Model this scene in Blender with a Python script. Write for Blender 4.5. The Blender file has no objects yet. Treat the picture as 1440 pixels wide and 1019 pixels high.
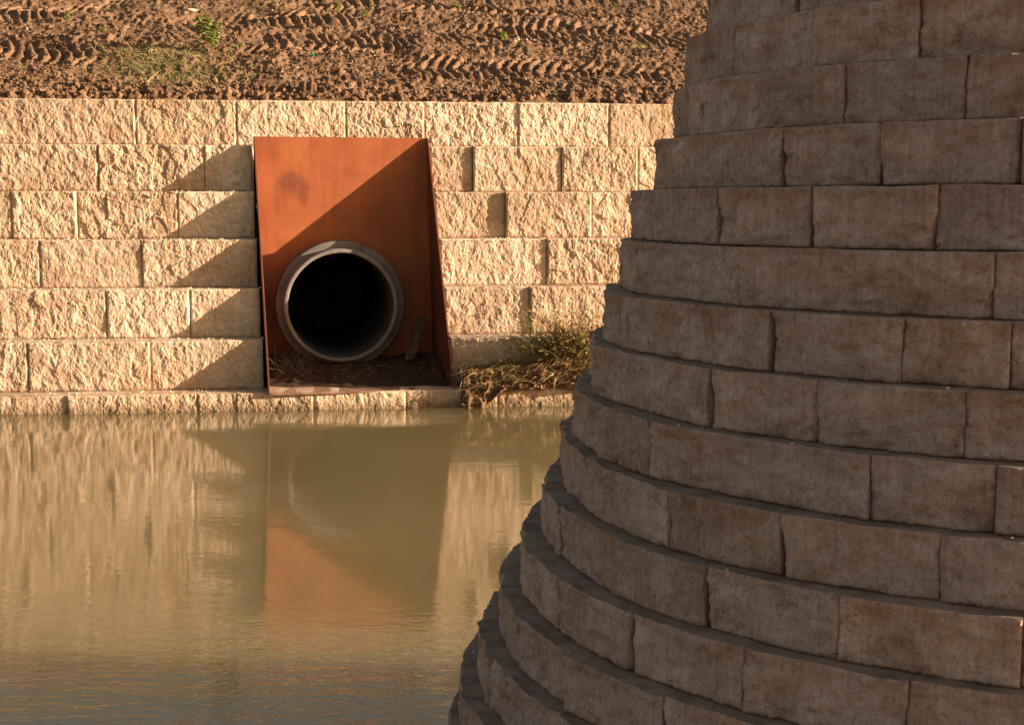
import bpy, bmesh, math, random
import numpy as np
from mathutils import Vector, Matrix

scene = bpy.context.scene
COL = scene.collection
R = math.radians
random.seed(11)
rng = np.random.default_rng(5)

# ------------------------------------------------------------------ camera, sky, sun, exposure
EYE = 2.428                      # metres above the water
FPX = 1950.0                     # focal length in pixels of the 1440 px wide photograph
HOR = 290.0
PITCH = math.atan((509.5 - HOR) / FPX)
cam_d = bpy.data.cameras.new('camera')
cam = bpy.data.objects.new('camera', cam_d)
COL.objects.link(cam)
cam.location = (0, 0, EYE)
cam.rotation_euler = (math.pi / 2 - PITCH, 0, 0)
cam_d.sensor_width = 36.0
cam_d.sensor_fit = 'HORIZONTAL'
cam_d.lens = FPX / 1440.0 * 36.0
cam_d.clip_start = 0.1
cam_d.clip_end = 6000.0
scene.camera = cam

SUN_EL, SUN_AZ = R(11.5), R(-7.0)          # azimuth from +X, anticlockwise
to_sun = Vector((math.cos(SUN_EL) * math.cos(SUN_AZ), math.cos(SUN_EL) * math.sin(SUN_AZ), math.sin(SUN_EL)))

world = bpy.data.worlds.new('World')
scene.world = world
world.use_nodes = True
wn, wl = world.node_tree.nodes, world.node_tree.links
wn.clear()
wout = wn.new('ShaderNodeOutputWorld')
bg = wn.new('ShaderNodeBackground')
sky = wn.new('ShaderNodeTexSky')
sky.sky_type = 'NISHITA'
sky.sun_disc = False
sky.sun_elevation = SUN_EL
sky.sun_rotation = R(90.0) - SUN_AZ
sky.altitude = 100
sky.air_density = 1.6
sky.dust_density = 2.6
sky.ozone_density = 0.15
bg.inputs['Strength'].default_value = 0.051
wb = wn.new('ShaderNodeMix'); wb.data_type = 'RGBA'; wb.blend_type = 'MULTIPLY'   # white balance of the whole sky
wb.inputs[0].default_value = 1.0
wb.inputs[7].default_value = (1.13, 0.98, 0.93, 1)
wl.new(sky.outputs[0], wb.inputs[6])
wl.new(wb.outputs[2], bg.inputs['Color'])
wl.new(bg.outputs[0], wout.inputs['Surface'])

sd = bpy.data.lights.new('sun', 'SUN')
sun = bpy.data.objects.new('sun', sd)
COL.objects.link(sun)
sd.energy = 5.0
sd.angle = R(0.5)
sd.color = (1.0, 0.80, 0.58)
sun.rotation_euler = (-to_sun).to_track_quat('-Z', 'Y').to_euler()
sun.location = to_sun * 60

vs = scene.view_settings
vs.view_transform = 'Standard'
vs.look = 'None'
vs.gamma = 1.0
vs.use_curve_mapping = False
vs.exposure = 1.9

# ------------------------------------------------------------------ small helpers
CP, SP = math.cos(PITCH), math.sin(PITCH)
O = np.array([0, 0, EYE])


def ray(x, y):
    u = (x - 720) / FPX
    v = (509.5 - y) / FPX
    return np.array([u, CP + v * SP, v * CP - SP])


def on_plane(x, y, p, n):
    d = ray(x, y)
    return O + d * (np.dot(np.asarray(p) - O, n) / np.dot(d, n))


def tag(o, label=None, cat=None, group=None, kind=None):
    if label: o['label'] = label
    if cat: o['category'] = cat
    if group: o['group'] = group
    if kind: o['kind'] = kind
    return o


def empty(name, loc=(0, 0, 0)):
    o = bpy.data.objects.new(name, None)
    COL.objects.link(o)
    o.location = loc
    return o


def mesh_obj(name, verts, faces, mat, parent=None, smooth=None, loc=None):
    me = bpy.data.meshes.new(name)
    V = np.asarray(verts, dtype=np.float64)
    if loc is not None:
        V = V - np.asarray(loc)
    me.from_pydata(V.tolist(), [], [tuple(f) for f in faces] if not isinstance(faces, np.ndarray) else faces.tolist())
    if smooth is not None:
        me.polygons.foreach_set('use_smooth', np.asarray(smooth, dtype=bool) if hasattr(smooth, '__len__') else np.full(len(me.polygons), bool(smooth)))
    me.materials.append(mat)
    me.update()
    o = bpy.data.objects.new(name, me)
    COL.objects.link(o)
    if parent is not None:
        o.parent = parent
    if loc is not None:
        o.location = Vector(loc) - (parent.location if parent is not None else Vector((0, 0, 0)))
    return o


# vectorised noise
def _h(ix, iy, iz, seed):
    h = (ix.astype(np.int64) * 374761393 + iy.astype(np.int64) * 668265263 + iz.astype(np.int64) * 2147483647 + seed * 974634777) & 0xffffffff
    h = ((h ^ (h >> 13)) * 1274126177) & 0xffffffff
    h = ((h ^ (h >> 16)) * 2246822519) & 0xffffffff
    return (h ^ (h >> 15)) & 0xffffffff


def rnd(ix, iy, seed):
    return _h(ix, iy, np.zeros_like(ix), seed) / 4294967295.0


def perlin(x, y, seed=0):
    ix = np.floor(x).astype(np.int64); iy = np.floor(y).astype(np.int64)
    fx = x - ix; fy = y - iy
    ux = fx * fx * fx * (fx * (fx * 6 - 15) + 10)
    uy = fy * fy * fy * (fy * (fy * 6 - 15) + 10)

    def g(a, b, dx, dy):
        an = rnd(a, b, seed) * 2 * math.pi
        return np.cos(an) * dx + np.sin(an) * dy
    n00 = g(ix, iy, fx, fy); n10 = g(ix + 1, iy, fx - 1, fy)
    n01 = g(ix, iy + 1, fx, fy - 1); n11 = g(ix + 1, iy + 1, fx - 1, fy - 1)
    return 1.5 * ((n00 * (1 - ux) + n10 * ux) * (1 - uy) + (n01 * (1 - ux) + n11 * ux) * uy)


def fbm(x, y, seed=0, octv=4, gain=0.5):
    s = np.zeros_like(x); a = 1.0; f = 1.0
    for i in range(octv):
        s += a * perlin(x * f + 13.7 * i, y * f - 7.1 * i, seed + i * 17)
        a *= gain; f *= 2.03
    return s


def facets(x, y, seed=0, tilt=1.0):
    """chipped rock: nearest cell point, each cell a plane with a tilt of its own"""
    ix = np.floor(x).astype(np.int64); iy = np.floor(y).astype(np.int64)
    best = np.full(x.shape, 9e9); val = np.zeros_like(x)
    for dx in (-1, 0, 1):
        for dy in (-1, 0, 1):
            cx, cy = ix + dx, iy + dy
            px = cx + rnd(cx, cy, seed); py = cy + rnd(cx, cy, seed + 1)
            ex, ey = x - px, y - py
            d = ex * ex + ey * ey
            gx = (rnd(cx, cy, seed + 2) - 0.5) * 2 * tilt
            gy = (rnd(cx, cy, seed + 3) - 0.5) * 2 * tilt
            hh = (rnd(cx, cy, seed + 4) - 0.5) * 0.8 + gx * ex + gy * ey
            m = d < best
            best = np.where(m, d, best); val = np.where(m, hh, val)
    return val


def sstep(a, b, x):
    t = np.clip((x - a) / (b - a), 0, 1)
    return t * t * (3 - 2 * t)


# ------------------------------------------------------------------ materials
def new_mat(name):
    m = bpy.data.materials.new(name)
    m.use_nodes = True
    nt = m.node_tree
    b = nt.nodes['Principled BSDF']
    return m, nt.nodes, nt.links, b


def noise(n, l, vec, scale, detail=4, rough=0.55, dist=0.0):
    t = n.new('ShaderNodeTexNoise')
    t.inputs['Scale'].default_value = scale
    t.inputs['Detail'].default_value = detail
    t.inputs['Roughness'].default_value = rough
    t.inputs['Distortion'].default_value = dist
    if vec is not None: l.new(vec, t.inputs['Vector'])
    return t.outputs['Fac']


def ramp(n, l, fac, stops):
    r = n.new('ShaderNodeValToRGB')
    els = r.color_ramp.elements
    while len(els) < len(stops): els.new(0.5)
    for e, (p, c) in zip(els, stops):
        e.position = p
        e.color = (c[0], c[1], c[2], 1) if len(c) == 3 else c
    l.new(fac, r.inputs['Fac'])
    return r.outputs['Color']


def mixc(n, l, fac, a, b, mode='MIX'):
    m = n.new('ShaderNodeMix')
    m.data_type = 'RGBA'; m.blend_type = mode
    for sock, v in ((m.inputs[0], fac), (m.inputs[6], a), (m.inputs[7], b)):
        if isinstance(v, (int, float)): sock.default_value = v
        elif isinstance(v, tuple): sock.default_value = (v[0], v[1], v[2], 1)
        else: l.new(v, sock)
    return m.outputs[2]


def bump(n, l, height, strength, dist, base=None):
    b = n.new('ShaderNodeBump')
    b.inputs['Strength'].default_value = strength
    b.inputs['Distance'].default_value = dist
    l.new(height, b.inputs['Height'])
    if base is not None: l.new(base, b.inputs['Normal'])
    return b.outputs['Normal']


def math_n(n, l, op, a, b=0.0):
    m = n.new('ShaderNodeMath'); m.operation = op
    for s, v in zip(m.inputs, (a, b)):
        if isinstance(v, (int, float)): s.default_value = v
        else: l.new(v, s)
    return m.outputs[0]


def mapping(n, l, src, scale=(1, 1, 1), rot=(0, 0, 0)):
    m = n.new('ShaderNodeMapping')
    m.inputs['Scale'].default_value = scale
    m.inputs['Rotation'].default_value = rot
    l.new(src, m.inputs['Vector'])
    return m.outputs['Vector']


def geo_pos(n):
    return n.new('ShaderNodeNewGeometry').outputs['Position']


def mat_limestone():
    m, n, l, b = new_mat('cream_limestone')
    p = geo_pos(n)
    oi = n.new('ShaderNodeObjectInfo')
    c = ramp(n, l, noise(n, l, p, 3.0, 6, 0.62), [(0.30, (0.385, 0.272, 0.195)), (0.5, (0.49, 0.380, 0.290)), (0.72, (0.575, 0.475, 0.385))])
    c2 = ramp(n, l, noise(n, l, p, 16.0, 5, 0.7), [(0.35, (0.62, 0.55, 0.47)), (0.6, (1, 1, 1))])
    c = mixc(n, l, 0.7, c, c2, 'MULTIPLY')
    ob = ramp(n, l, noise(n, l, p, 0.8, 3, 0.5), [(0.48, (0, 0, 0)), (0.7, (1, 1, 1))])
    c = mixc(n, l, math_n(n, l, 'MULTIPLY', ob, 0.35), c, (0.38, 0.22, 0.10))
    sx = n.new('ShaderNodeSeparateXYZ'); l.new(p, sx.inputs[0])
    wet = n.new('ShaderNodeMapRange')
    l.new(math_n(n, l, 'ADD', sx.outputs['Z'], math_n(n, l, 'MULTIPLY', noise(n, l, p, 7.0, 4, 0.6), 0.16)), wet.inputs['Value'])
    wet.inputs['From Min'].default_value = 0.10; wet.inputs['From Max'].default_value = 0.22
    wet.inputs['To Min'].default_value = 0.75; wet.inputs['To Max'].default_value = 0.0
    c = mixc(n, l, wet.outputs[0], c, (0.16, 0.11, 0.06))
    v = ramp(n, l, oi.outputs['Random'], [(0, (0.82, 0.78, 0.74)), (0.3, (0.99, 0.96, 0.93)), (0.6, (0.90, 0.86, 0.80)), (0.8, (1.04, 1.04, 1.04)), (1, (1.16, 1.15, 1.15))])
    c = mixc(n, l, 1.0, c, v, 'MULTIPLY')
    l.new(c, b.inputs['Base Color'])
    b.inputs['Roughness'].default_value = 0.9
    b.inputs['Specular IOR Level'].default_value = 0.2
    l.new(bump(n, l, noise(n, l, p, 55.0, 5, 0.7), 0.5, 0.012), b.inputs['Normal'])
    return m


def mat_weathered():
    m, n, l, b = new_mat('weathered_limestone')
    p = geo_pos(n)
    oi = n.new('ShaderNodeObjectInfo')
    # an own offset for every stone so that stains do not run across joints
    cx = n.new('ShaderNodeCombineXYZ')
    l.new(math_n(n, l, 'MULTIPLY', oi.outputs['Random'], 37.0), cx.inputs[0])
    l.new(math_n(n, l, 'MULTIPLY', oi.outputs['Random'], 91.0), cx.inputs[2])
    ad = n.new('ShaderNodeVectorMath'); ad.operation = 'ADD'
    l.new(p, ad.inputs[0]); l.new(cx.outputs[0], ad.inputs[1])
    q = ad.outputs[0]
    c = ramp(n, l, noise(n, l, q, 5.0, 7, 0.66, 0.4), [(0.30, (0.25, 0.178, 0.128)), (0.44, (0.40, 0.315, 0.25)), (0.56, (0.465, 0.385, 0.325)), (0.72, (0.58, 0.49, 0.41))])
    r = ramp(n, l, noise(n, l, q, 3.2, 5, 0.7, 0.8), [(0.50, (0, 0, 0)), (0.70, (1, 1, 1))])
    c = mixc(n, l, math_n(n, l, 'MULTIPLY', r, 0.42), c, (0.28, 0.165, 0.095))
    tcn = n.new('ShaderNodeTexCoord'); sg_ = n.new('ShaderNodeSeparateXYZ'); l.new(tcn.outputs['Generated'], sg_.inputs[0])
    seep = math_n(n, l, 'ADD', sg_.outputs['Z'], math_n(n, l, 'MULTIPLY', math_n(n, l, 'SUBTRACT', noise(n, l, q, 7.0, 5, 0.7), 0.5), 1.5))
    sf = ramp(n, l, seep, [(0.72, (0, 0, 0)), (1.05, (1, 1, 1))])
    c = mixc(n, l, math_n(n, l, 'MULTIPLY', sf, 0.42), c, (0.30, 0.16, 0.08))
    g = ramp(n, l, noise(n, l, q, 2.1, 4, 0.6), [(0.45, (0, 0, 0)), (0.66, (1, 1, 1))])
    c = mixc(n, l, math_n(n, l, 'MULTIPLY', g, 0.5), c, (0.37, 0.33, 0.335))
    sp = ramp(n, l, noise(n, l, q, 70.0, 3, 0.75), [(0.30, (0.55, 0.51, 0.47)), (0.45, (0.95, 0.95, 0.95)), (0.62, (1.05, 1.04, 1.03)), (0.75, (1.35, 1.32, 1.28))])
    c = mixc(n, l, 0.85, c, sp, 'MULTIPLY')
    st = noise(n, l, mapping(n, l, q, (55, 55, 4)), 1.0, 3, 0.6)
    sc = ramp(n, l, st, [(0.35, (0.74, 0.71, 0.68)), (0.6, (1.08, 1.08, 1.08))])
    c = mixc(n, l, 0.6, c, sc, 'MULTIPLY')
    v = ramp(n, l, oi.outputs['Random'], [(0, (0.84, 0.81, 0.78)), (0.35, (1.03, 1.0, 0.98)), (0.7, (0.93, 0.93, 0.95)), (1, (1.1, 1.07, 1.04))])
    c = mixc(n, l, 1.0, c, v, 'MULTIPLY')
    c = mixc(n, l, 1.0, c, (0.88, 0.84, 0.94), 'MULTIPLY')
    l.new(c, b.inputs['Base Color'])
    b.inputs['Roughness'].default_value = 0.93
    b.inputs['Specular IOR Level'].default_value = 0.15
    hh = math_n(n, l, 'ADD', noise(n, l, q, 26.0, 6, 0.7), math_n(n, l, 'MULTIPLY', st, 0.35))
    pit = ramp(n, l, noise(n, l, q, 34.0, 2, 0.5), [(0.20, (0, 0, 0)), (0.28, (1, 1, 1))])
    hh = math_n(n, l, 'ADD', hh, math_n(n, l, 'MULTIPLY', pit, 0.5))
    l.new(bump(n, l, hh, 0.9, 0.024), b.inputs['Normal'])
    return m


def mat_soil(name='brown_soil', wet=1.0):
    m, n, l, b = new_mat(name)
    p = geo_pos(n)
    c = ramp(n, l, noise(n, l, p, 2.2, 7, 0.65), [(0.28, (0.095 * wet, 0.054 * wet, 0.032 * wet)), (0.5, (0.165 * wet, 0.097 * wet, 0.058 * wet)), (0.72, (0.24 * wet, 0.15 * wet, 0.094 * wet))])
    c2 = ramp(n, l, noise(n, l, p, 28.0, 5, 0.75), [(0.33, (0.6, 0.56, 0.52)), (0.6, (1.08, 1.06, 1.04))])
    c = mixc(n, l, 0.8, c, c2, 'MULTIPLY')
    l.new(c, b.inputs['Base Color'])
    b.inputs['Roughness'].default_value = 0.95
    b.inputs['Specular IOR Level'].default_value = 0.15
    l.new(bump(n, l, noise(n, l, p, 45.0, 5, 0.75), 0.7, 0.02), b.inputs['Normal'])
    return m


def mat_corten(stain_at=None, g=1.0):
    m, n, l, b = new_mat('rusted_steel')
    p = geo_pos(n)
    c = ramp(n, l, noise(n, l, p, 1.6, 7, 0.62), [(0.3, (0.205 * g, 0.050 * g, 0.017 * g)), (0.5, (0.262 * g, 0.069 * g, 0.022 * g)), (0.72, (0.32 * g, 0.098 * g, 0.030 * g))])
    st = noise(n, l, mapping(n, l, p, (9, 9, 0.9)), 1.0, 5, 0.6)
    c = mixc(n, l, 0.55, c, ramp(n, l, st, [(0.3, (0.70, 0.64, 0.60)), (0.6, (1.05, 1.05, 1.05))]), 'MULTIPLY')
    fine = ramp(n, l, noise(n, l, p, 60.0, 4, 0.7), [(0.3, (0.78, 0.74, 0.7)), (0.65, (1.08, 1.08, 1.08))])
    c = mixc(n, l, 0.6, c, fine, 'MULTIPLY')
    if stain_at is not None:
        # soft dark water stain on the upper left of the plate
        for (sx, sz, rx, rz, k) in stain_at:
            sv = n.new('ShaderNodeVectorMath'); sv.operation = 'SUBTRACT'
            l.new(p, sv.inputs[0]); sv.inputs[1].default_value = (sx, 18.4, sz)
            mv = n.new('ShaderNodeVectorMath'); mv.operation = 'MULTIPLY'
            l.new(sv.outputs[0], mv.inputs[0]); mv.inputs[1].default_value = (1 / rx, 0.0, 1 / rz)
            ln = n.new('ShaderNodeVectorMath'); ln.operation = 'LENGTH'
            l.new(mv.outputs[0], ln.inputs[0])
            w = math_n(n, l, 'ADD', ln.outputs['Value'], math_n(n, l, 'MULTIPLY', math_n(n, l, 'SUBTRACT', noise(n, l, p, 9.0, 5, 0.7), 0.5), 1.7))
            f = ramp(n, l, w, [(0.35, (k, k, k)), (1.05, (0, 0, 0))])
            c = mixc(n, l, f, c, (0.13, 0.035, 0.016))
    l.new(c, b.inputs['Base Color'])
    b.inputs['Roughness'].default_value = 0.62
    b.inputs['Specular IOR Level'].default_value = 0.35
    l.new(bump(n, l, noise(n, l, p, 80.0, 4, 0.7), 0.25, 0.004), b.inputs['Normal'])
    return m


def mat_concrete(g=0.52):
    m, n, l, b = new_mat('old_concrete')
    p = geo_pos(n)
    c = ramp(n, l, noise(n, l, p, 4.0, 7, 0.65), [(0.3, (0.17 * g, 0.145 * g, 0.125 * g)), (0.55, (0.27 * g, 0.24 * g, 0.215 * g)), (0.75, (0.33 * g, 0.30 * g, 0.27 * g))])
    c = mixc(n, l, 0.6, c, ramp(n, l, noise(n, l, p, 40.0, 4, 0.7), [(0.3, (0.7, 0.68, 0.66)), (0.6, (1.05, 1.05, 1.05))]), 'MULTIPLY')
    l.new(c, b.inputs['Base Color'])
    b.inputs['Roughness'].default_value = 0.85
    l.new(bump(n, l, noise(n, l, p, 50.0, 5, 0.7), 0.4, 0.006), b.inputs['Normal'])
    return m


def mat_flat(name, col, rough=0.8, vary=0.25, scale=20.0, trans=0.0):
    m, n, l, b = new_mat(name)
    p = geo_pos(n)
    lo = tuple(v * (1 - vary) for v in col); hi = tuple(v * (1 + vary) for v in col)
    l.new(ramp(n, l, noise(n, l, p, scale, 3, 0.6), [(0.35, lo), (0.65, hi)]), b.inputs['Base Color'])
    b.inputs['Roughness'].default_value = rough
    b.inputs['Specular IOR Level'].default_value = 0.25
    if trans:
        tr = n.new('ShaderNodeBsdfTranslucent')
        tr.inputs['Color'].default_value = (col[0] * 1.3, col[1] * 1.3, col[2] * 0.9, 1)
        mx = n.new('ShaderNodeMixShader'); mx.inputs[0].default_value = trans
        out = n['Material Output']
        l.new(b.outputs[0], mx.inputs[1]); l.new(tr.outputs[0], mx.inputs[2]); l.new(mx.outputs[0], out.inputs['Surface'])
    return m


def mat_water():
    m, n, l, b = new_mat('murky_water')
    p = geo_pos(n)
    c = ramp(n, l, noise(n, l, p, 0.35, 4, 0.5), [(0.35, (0.145, 0.112, 0.054)), (0.65, (0.166, 0.130, 0.066))])
    l.new(c, b.inputs['Base Color'])
    b.inputs['Roughness'].default_value = 0.03
    b.inputs['IOR'].default_value = 1.62
    m.node_tree.nodes['Principled BSDF'].subsurface_method = 'BURLEY'
    b.inputs['Subsurface Weight'].default_value = 1.0
    b.inputs['Subsurface Radius'].default_value = (1.0, 0.8, 0.5)
    b.inputs['Subsurface Scale'].default_value = 2.8
    b.inputs['Specular IOR Level'].default_value = 0.5
    # small wind ripples, crests lying across the view, stronger towards the near side
    w1 = noise(n, l, mapping(n, l, p, (0.55, 2.4, 1)), 1.4, 3, 0.55, 0.3)
    w2 = noise(n, l, mapping(n, l, p, (2.2, 9.0, 1)), 1.6, 3, 0.6, 0.2)
    w3 = noise(n, l, mapping(n, l, p, (3.6, 7.2, 1)), 1.6, 3, 0.62)
    patch = ramp(n, l, noise(n, l, mapping(n, l, p, (0.25, 0.6, 1)), 1.0, 2, 0.5), [(0.35, (0.35, 0.35, 0.35)), (0.65, (1, 1, 1))])
    sep = n.new('ShaderNodeSeparateXYZ'); l.new(p, sep.inputs[0])
    mr = n.new('ShaderNodeMapRange')
    l.new(sep.outputs['Y'], mr.inputs['Value'])
    mr.inputs['From Min'].default_value = 5.5; mr.inputs['From Max'].default_value = 8.8
    mr.inputs['To Min'].default_value = 1.0; mr.inputs['To Max'].default_value = 0.25
    amp = math_n(n, l, 'MULTIPLY', patch, mr.outputs[0])
    h = math_n(n, l, 'ADD', math_n(n, l, 'MULTIPLY', w1, 0.45), math_n(n, l, 'ADD', math_n(n, l, 'MULTIPLY', w2, 0.12), math_n(n, l, 'MULTIPLY', w3, 0.30)))
    h = math_n(n, l, 'MULTIPLY', h, amp)
    l.new(bump(n, l, h, 1.0, 0.020), b.inputs['Normal'])
    return m


M_STONE = mat_limestone()
M_NEAR = mat_weathered()
M_TOP_SHADE = mat_flat('shaded_top', (0.155, 0.115, 0.095), 0.95, 0.3, 9)  # ledge tops of the round wall, their dimmer light put into the colour
M_SOIL = mat_soil()
M_DIRT = mat_soil('dark_dirt', 0.32)
M_CONC = mat_concrete()
M_WATER = mat_water()
M_RIM = mat_concrete(0.66)
M_FLOOR = mat_flat('dusty_rust', (0.21, 0.12, 0.08), 0.85, 0.35, 8)
M_CRUMB = mat_flat('stone_crumbs', (0.5, 0.42, 0.32), 0.9)
M_LEAF = mat_flat('weed_leaf', (0.17, 0.20, 0.05), 0.6, 0.4, 30, 0.3)
M_GRASS = mat_flat('dry_grass', (0.15, 0.15, 0.055), 0.7, 0.4, 25, 0.25)
M_STRAW = mat_flat('straw', (0.34, 0.26, 0.12), 0.8, 0.3, 25, 0.15)
M_RED = mat_flat('dry_red_stem', (0.20, 0.085, 0.035), 0.8, 0.4, 25)
M_DRYLEAF = mat_flat('dry_leaf', (0.20, 0.135, 0.05), 0.7, 0.55, 18, 0.2)
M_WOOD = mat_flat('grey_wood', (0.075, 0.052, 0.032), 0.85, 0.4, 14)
M_TEAL = mat_flat('teal_plastic', (0.02, 0.30, 0.20), 0.4, 0.1)
M_DARK = mat_flat('packed_fill', (0.10, 0.075, 0.055), 0.95, 0.3, 6)

# ------------------------------------------------------------------ far retaining wall: geometry constants
D0, TY, SET, CRS = 18.93, 0.1185, 0.3557, 0.60
ZT = EYE + 1.39
SQ = math.sqrt(1 + TY * TY)
WDIR = np.array([1, TY, 0]) / SQ            # along the wall, left to right
WNRM = np.array([TY, -1, 0]) / SQ           # out of the wall, towards the camera


def face_pt(k):                             # a point on the face plane of course k
    return np.array([0, D0 - SET * k * SQ, 0.0])


def wall_u(k, x, y):                        # pixel -> metres along course k
    p = on_plane(x, y, face_pt(k), np.array([-TY, 1, 0]))
    return float(np.dot(p - face_pt(k), WDIR))


BN = np.array([-TY, 1, -SET * SQ / CRS])    # plane through all the front arrises


def on_batter(x, y, off=0.07):
    return on_plane(x, y, np.array([0, D0 - off, ZT]), BN)


BY = 0.19
BNY = np.array([-BY, 1, 0]) / math.sqrt(1 + BY * BY)      # box axis, into the wall
TL = on_batter(358.5, 192); BL = on_batter(380, 553)
TR = on_plane(600, 195, TL, BNY); BR = on_plane(637, 548, BL, BNY)
TR[2] = TL[2]; BR[2] = BL[2]
ZF = float(BL[2])                           # floor level of the steel box
BLB = BL + BNY * np.dot(TL - BL, BNY); BRB = BR + BNY * np.dot(TR - BR, BNY)


def stone_grid(L, H, cell, depth):
    nx = max(6, int(round(L / cell))); nz = max(5, int(round(H / cell)))
    u = np.linspace(0, L, nx + 1); v = np.linspace(0, H, nz + 1)
    ue = np.concatenate([[0, 0], u[1:-1], [L, L]]); ve = np.concatenate([[0, 0], v[1:-1], [H, H]])
    # ring 0 / last = back rim
    U, Vv = np.meshgrid(ue, ve, indexing='ij')
    back = np.zeros(U.shape, bool)
    back[0, :] = back[-1, :] = True; back[:, 0] = back[:, -1] = True
    a, b = U.shape
    idx = np.arange(a * b).reshape(a, b)
    f = np.stack([idx[:-1, :-1], idx[1:, :-1], idx[1:, 1:], idx[:-1, 1:]], -1)
    sm = np.ones((a - 1, b - 1), bool)
    sm[0, :] = sm[-1, :] = False; sm[:, 0] = sm[:, -1] = False
    return U, Vv, back, f.reshape(-1, 4), sm.reshape(-1)


def rough_relief(U, V, L, H, seed, amp=1.0):
    """split-face relief in metres, towards the viewer"""
    rs = np.random.default_rng(seed)
    ox, oy = rs.random(2) * 50
    # skewed coordinates: breaks run a little off the vertical
    x = U + 0.10 * V + ox; y = V + oy
    wx = x + 0.05 * fbm(x * 4, y * 4, seed + 5, 2); wy = y + 0.05 * fbm(x * 4, y * 4, seed + 9, 2)
    big = 0.35 + 1.0 * rs.random() ** 1.5
    d = 0.030 * big * facets(wx / 0.30, wy / 0.34, seed, 0.9) + 0.018 * big * facets(wx / 0.15, wy / 0.20, seed + 201, 1.1)
    d += 0.021 * fbm(x / 0.115, y / 0.15, seed + 31, 5, 0.60)
    d += 0.012 * np.abs(fbm(x / 0.07, y / 0.10, seed + 61, 4, 0.62))
    d += 0.007 * facets(wx / 0.034, wy / 0.045, seed + 91, 1.2)
    d += 0.010 * fbm(x / 0.45, y / 0.45, seed + 3, 2, 0.5)
    edge = np.minimum(np.minimum(U, L - U) / 0.020, np.minimum(V * 1.0, H - V) / 0.016)
    e = sstep(0, 1, edge)
    return amp * ((0.28 + 0.13 * rs.random()) * d * (0.35 + 0.65 * e) + 0.004 * e - 0.003)


far_wall = empty('retaining_wall', tuple(face_pt(3) + np.array([0, 0, 0])))
tag(far_wall, 'sunlit retaining wall of rough cream stone blocks across the water, rusted steel outfall set in it', 'wall')


def far_stone(k, u0, u1, seed, proud=0.0, tilt=0.0, ztop_off=0.0, deep=0.75):
    z1 = ZT - k * CRS + ztop_off; z0 = ZT - (k + 1) * CRS + 0.004
    if k == 6: z0 = -0.45
    L, H = u1 - u0, z1 - z0
    U, V, back, f, sm = stone_grid(L, H, 0.0115, 0.7)
    d = rough_relief(U, V, L, H, seed) + proud + tilt * (U / L - 0.5)
    # ragged arrises
    rim = 0.006 * perlin(U * 9 + seed, V * 9, seed + 77)
    nearedge = np.minimum(np.minimum(U, L - U), np.minimum(V, H - V)) < 0.012
    d = np.where(nearedge, d - np.abs(rim) - 0.004, d)
    d = np.where(back, -deep, d)
    zz = V + np.where(nearedge & (V > H * .5) & ~back, 0.006 * perlin(U * 6, U * 0 + seed, seed + 3) - 0.003, 0)
    P = face_pt(k) + WDIR * (u0 + U)[..., None] + WNRM * d[..., None]
    P[..., 2] = z0 + zz
    c = tuple(P[U.shape[0] // 2, U.shape[1] // 2])
    o = mesh_obj('stone_block', P.reshape(-1, 3), f, M_STONE, far_wall, False, loc=c)
    return o


FAR_JOINTS = {
    0: ([-330, -130, 190, 332, 486, 597, 729, 857, 985, 1130, 1290, 1450, 1610, 1780, 1940], 168),
    1: ([-260, -120, 137, 287, 'box', 665, 790, 897, 1040, 1190, 1340, 1500, 1660, 1830], 235),
    2: ([-290, -140, 16, 108, 250, 'box', 711, 832, 960, 1110, 1270, 1430, 1590, 1750, 1900], 302),
    3: ([-310, -150, 56, 199, 'box', 770, 890, 1030, 1180, 1330, 1490, 1650, 1810], 371),
    4: ([-240, -70, 150, 267, 'box', 746, 875, 1010, 1170, 1320, 1480, 1640, 1800], 443),
    5: ([-280, -110, 39, 212, 'box', 749, 870, 1000, 1150, 1310, 1470, 1630, 1790], 517),
    6: ([-190, -60, 94, 278, 441, 571, 700, 840, 980, 1140, 1300, 1460, 1620, 1780], 568),
}
seed = 100
for k, (js, yy) in FAR_JOINTS.items():
    us = []
    for x in js:
        if x == 'box':
            def wing(zc):
                t = (TL[2] - zc) / (TL[2] - BL[2])
                # where the wings pass this course's face
                eL = TL + (BL - TL) * t; eR = TR + (BR - TR) * t
                return float(np.dot(eL - face_pt(k), WDIR)), float(np.dot(eR - face_pt(k), WDIR))
            uL = wing(ZT - k * CRS)[0]; uR = wing(ZT - (k + 1) * CRS)[1] - 0.02
            us += [('L', uL - 0.058), ('R', uR + 0.012)]
        else:
            us.append(('J', wall_u(k, x, yy)))
    for (ta, a), (tb, b) in zip(us[:-1], us[1:]):
        if ta == 'L': continue
        seed += 7
        rr = np.random.default_rng(seed)
        ga = 0.002 + 0.008 * rr.random() ** 2
        pr = -0.006 + 0.030 * (rr.random() - 0.5); tl = 0.045 * (rr.random() - 0.5)
        if ta == 'R': pr, tl = -0.055, 0.0
        far_stone(k, a + ga, b - 0.003, seed, pr, tl, -0.003 + 0.004 * rr.random(), 0.45 if 'L' in (ta, tb) else 0.75)

# compacted fill behind the stones, following the steps, with a gap where the steel box stands
FILL = []


def fill_box(u0, u1, k, y_in0, y_in1):
    z1 = ZT - k * CRS - 0.02; z0 = ZT - (k + 1) * CRS - 0.02
    if k == 6: z0 = -0.9
    pts = []
    for z in (z0, z1):
        for (u, d) in ((u0, y_in0), (u1, y_in0), (u1, y_in1), (u0, y_in1)):
            p = face_pt(k) + WDIR * u - WNRM * d
            pts.append((p[0], p[1], z))
    FILL.append(pts)


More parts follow.
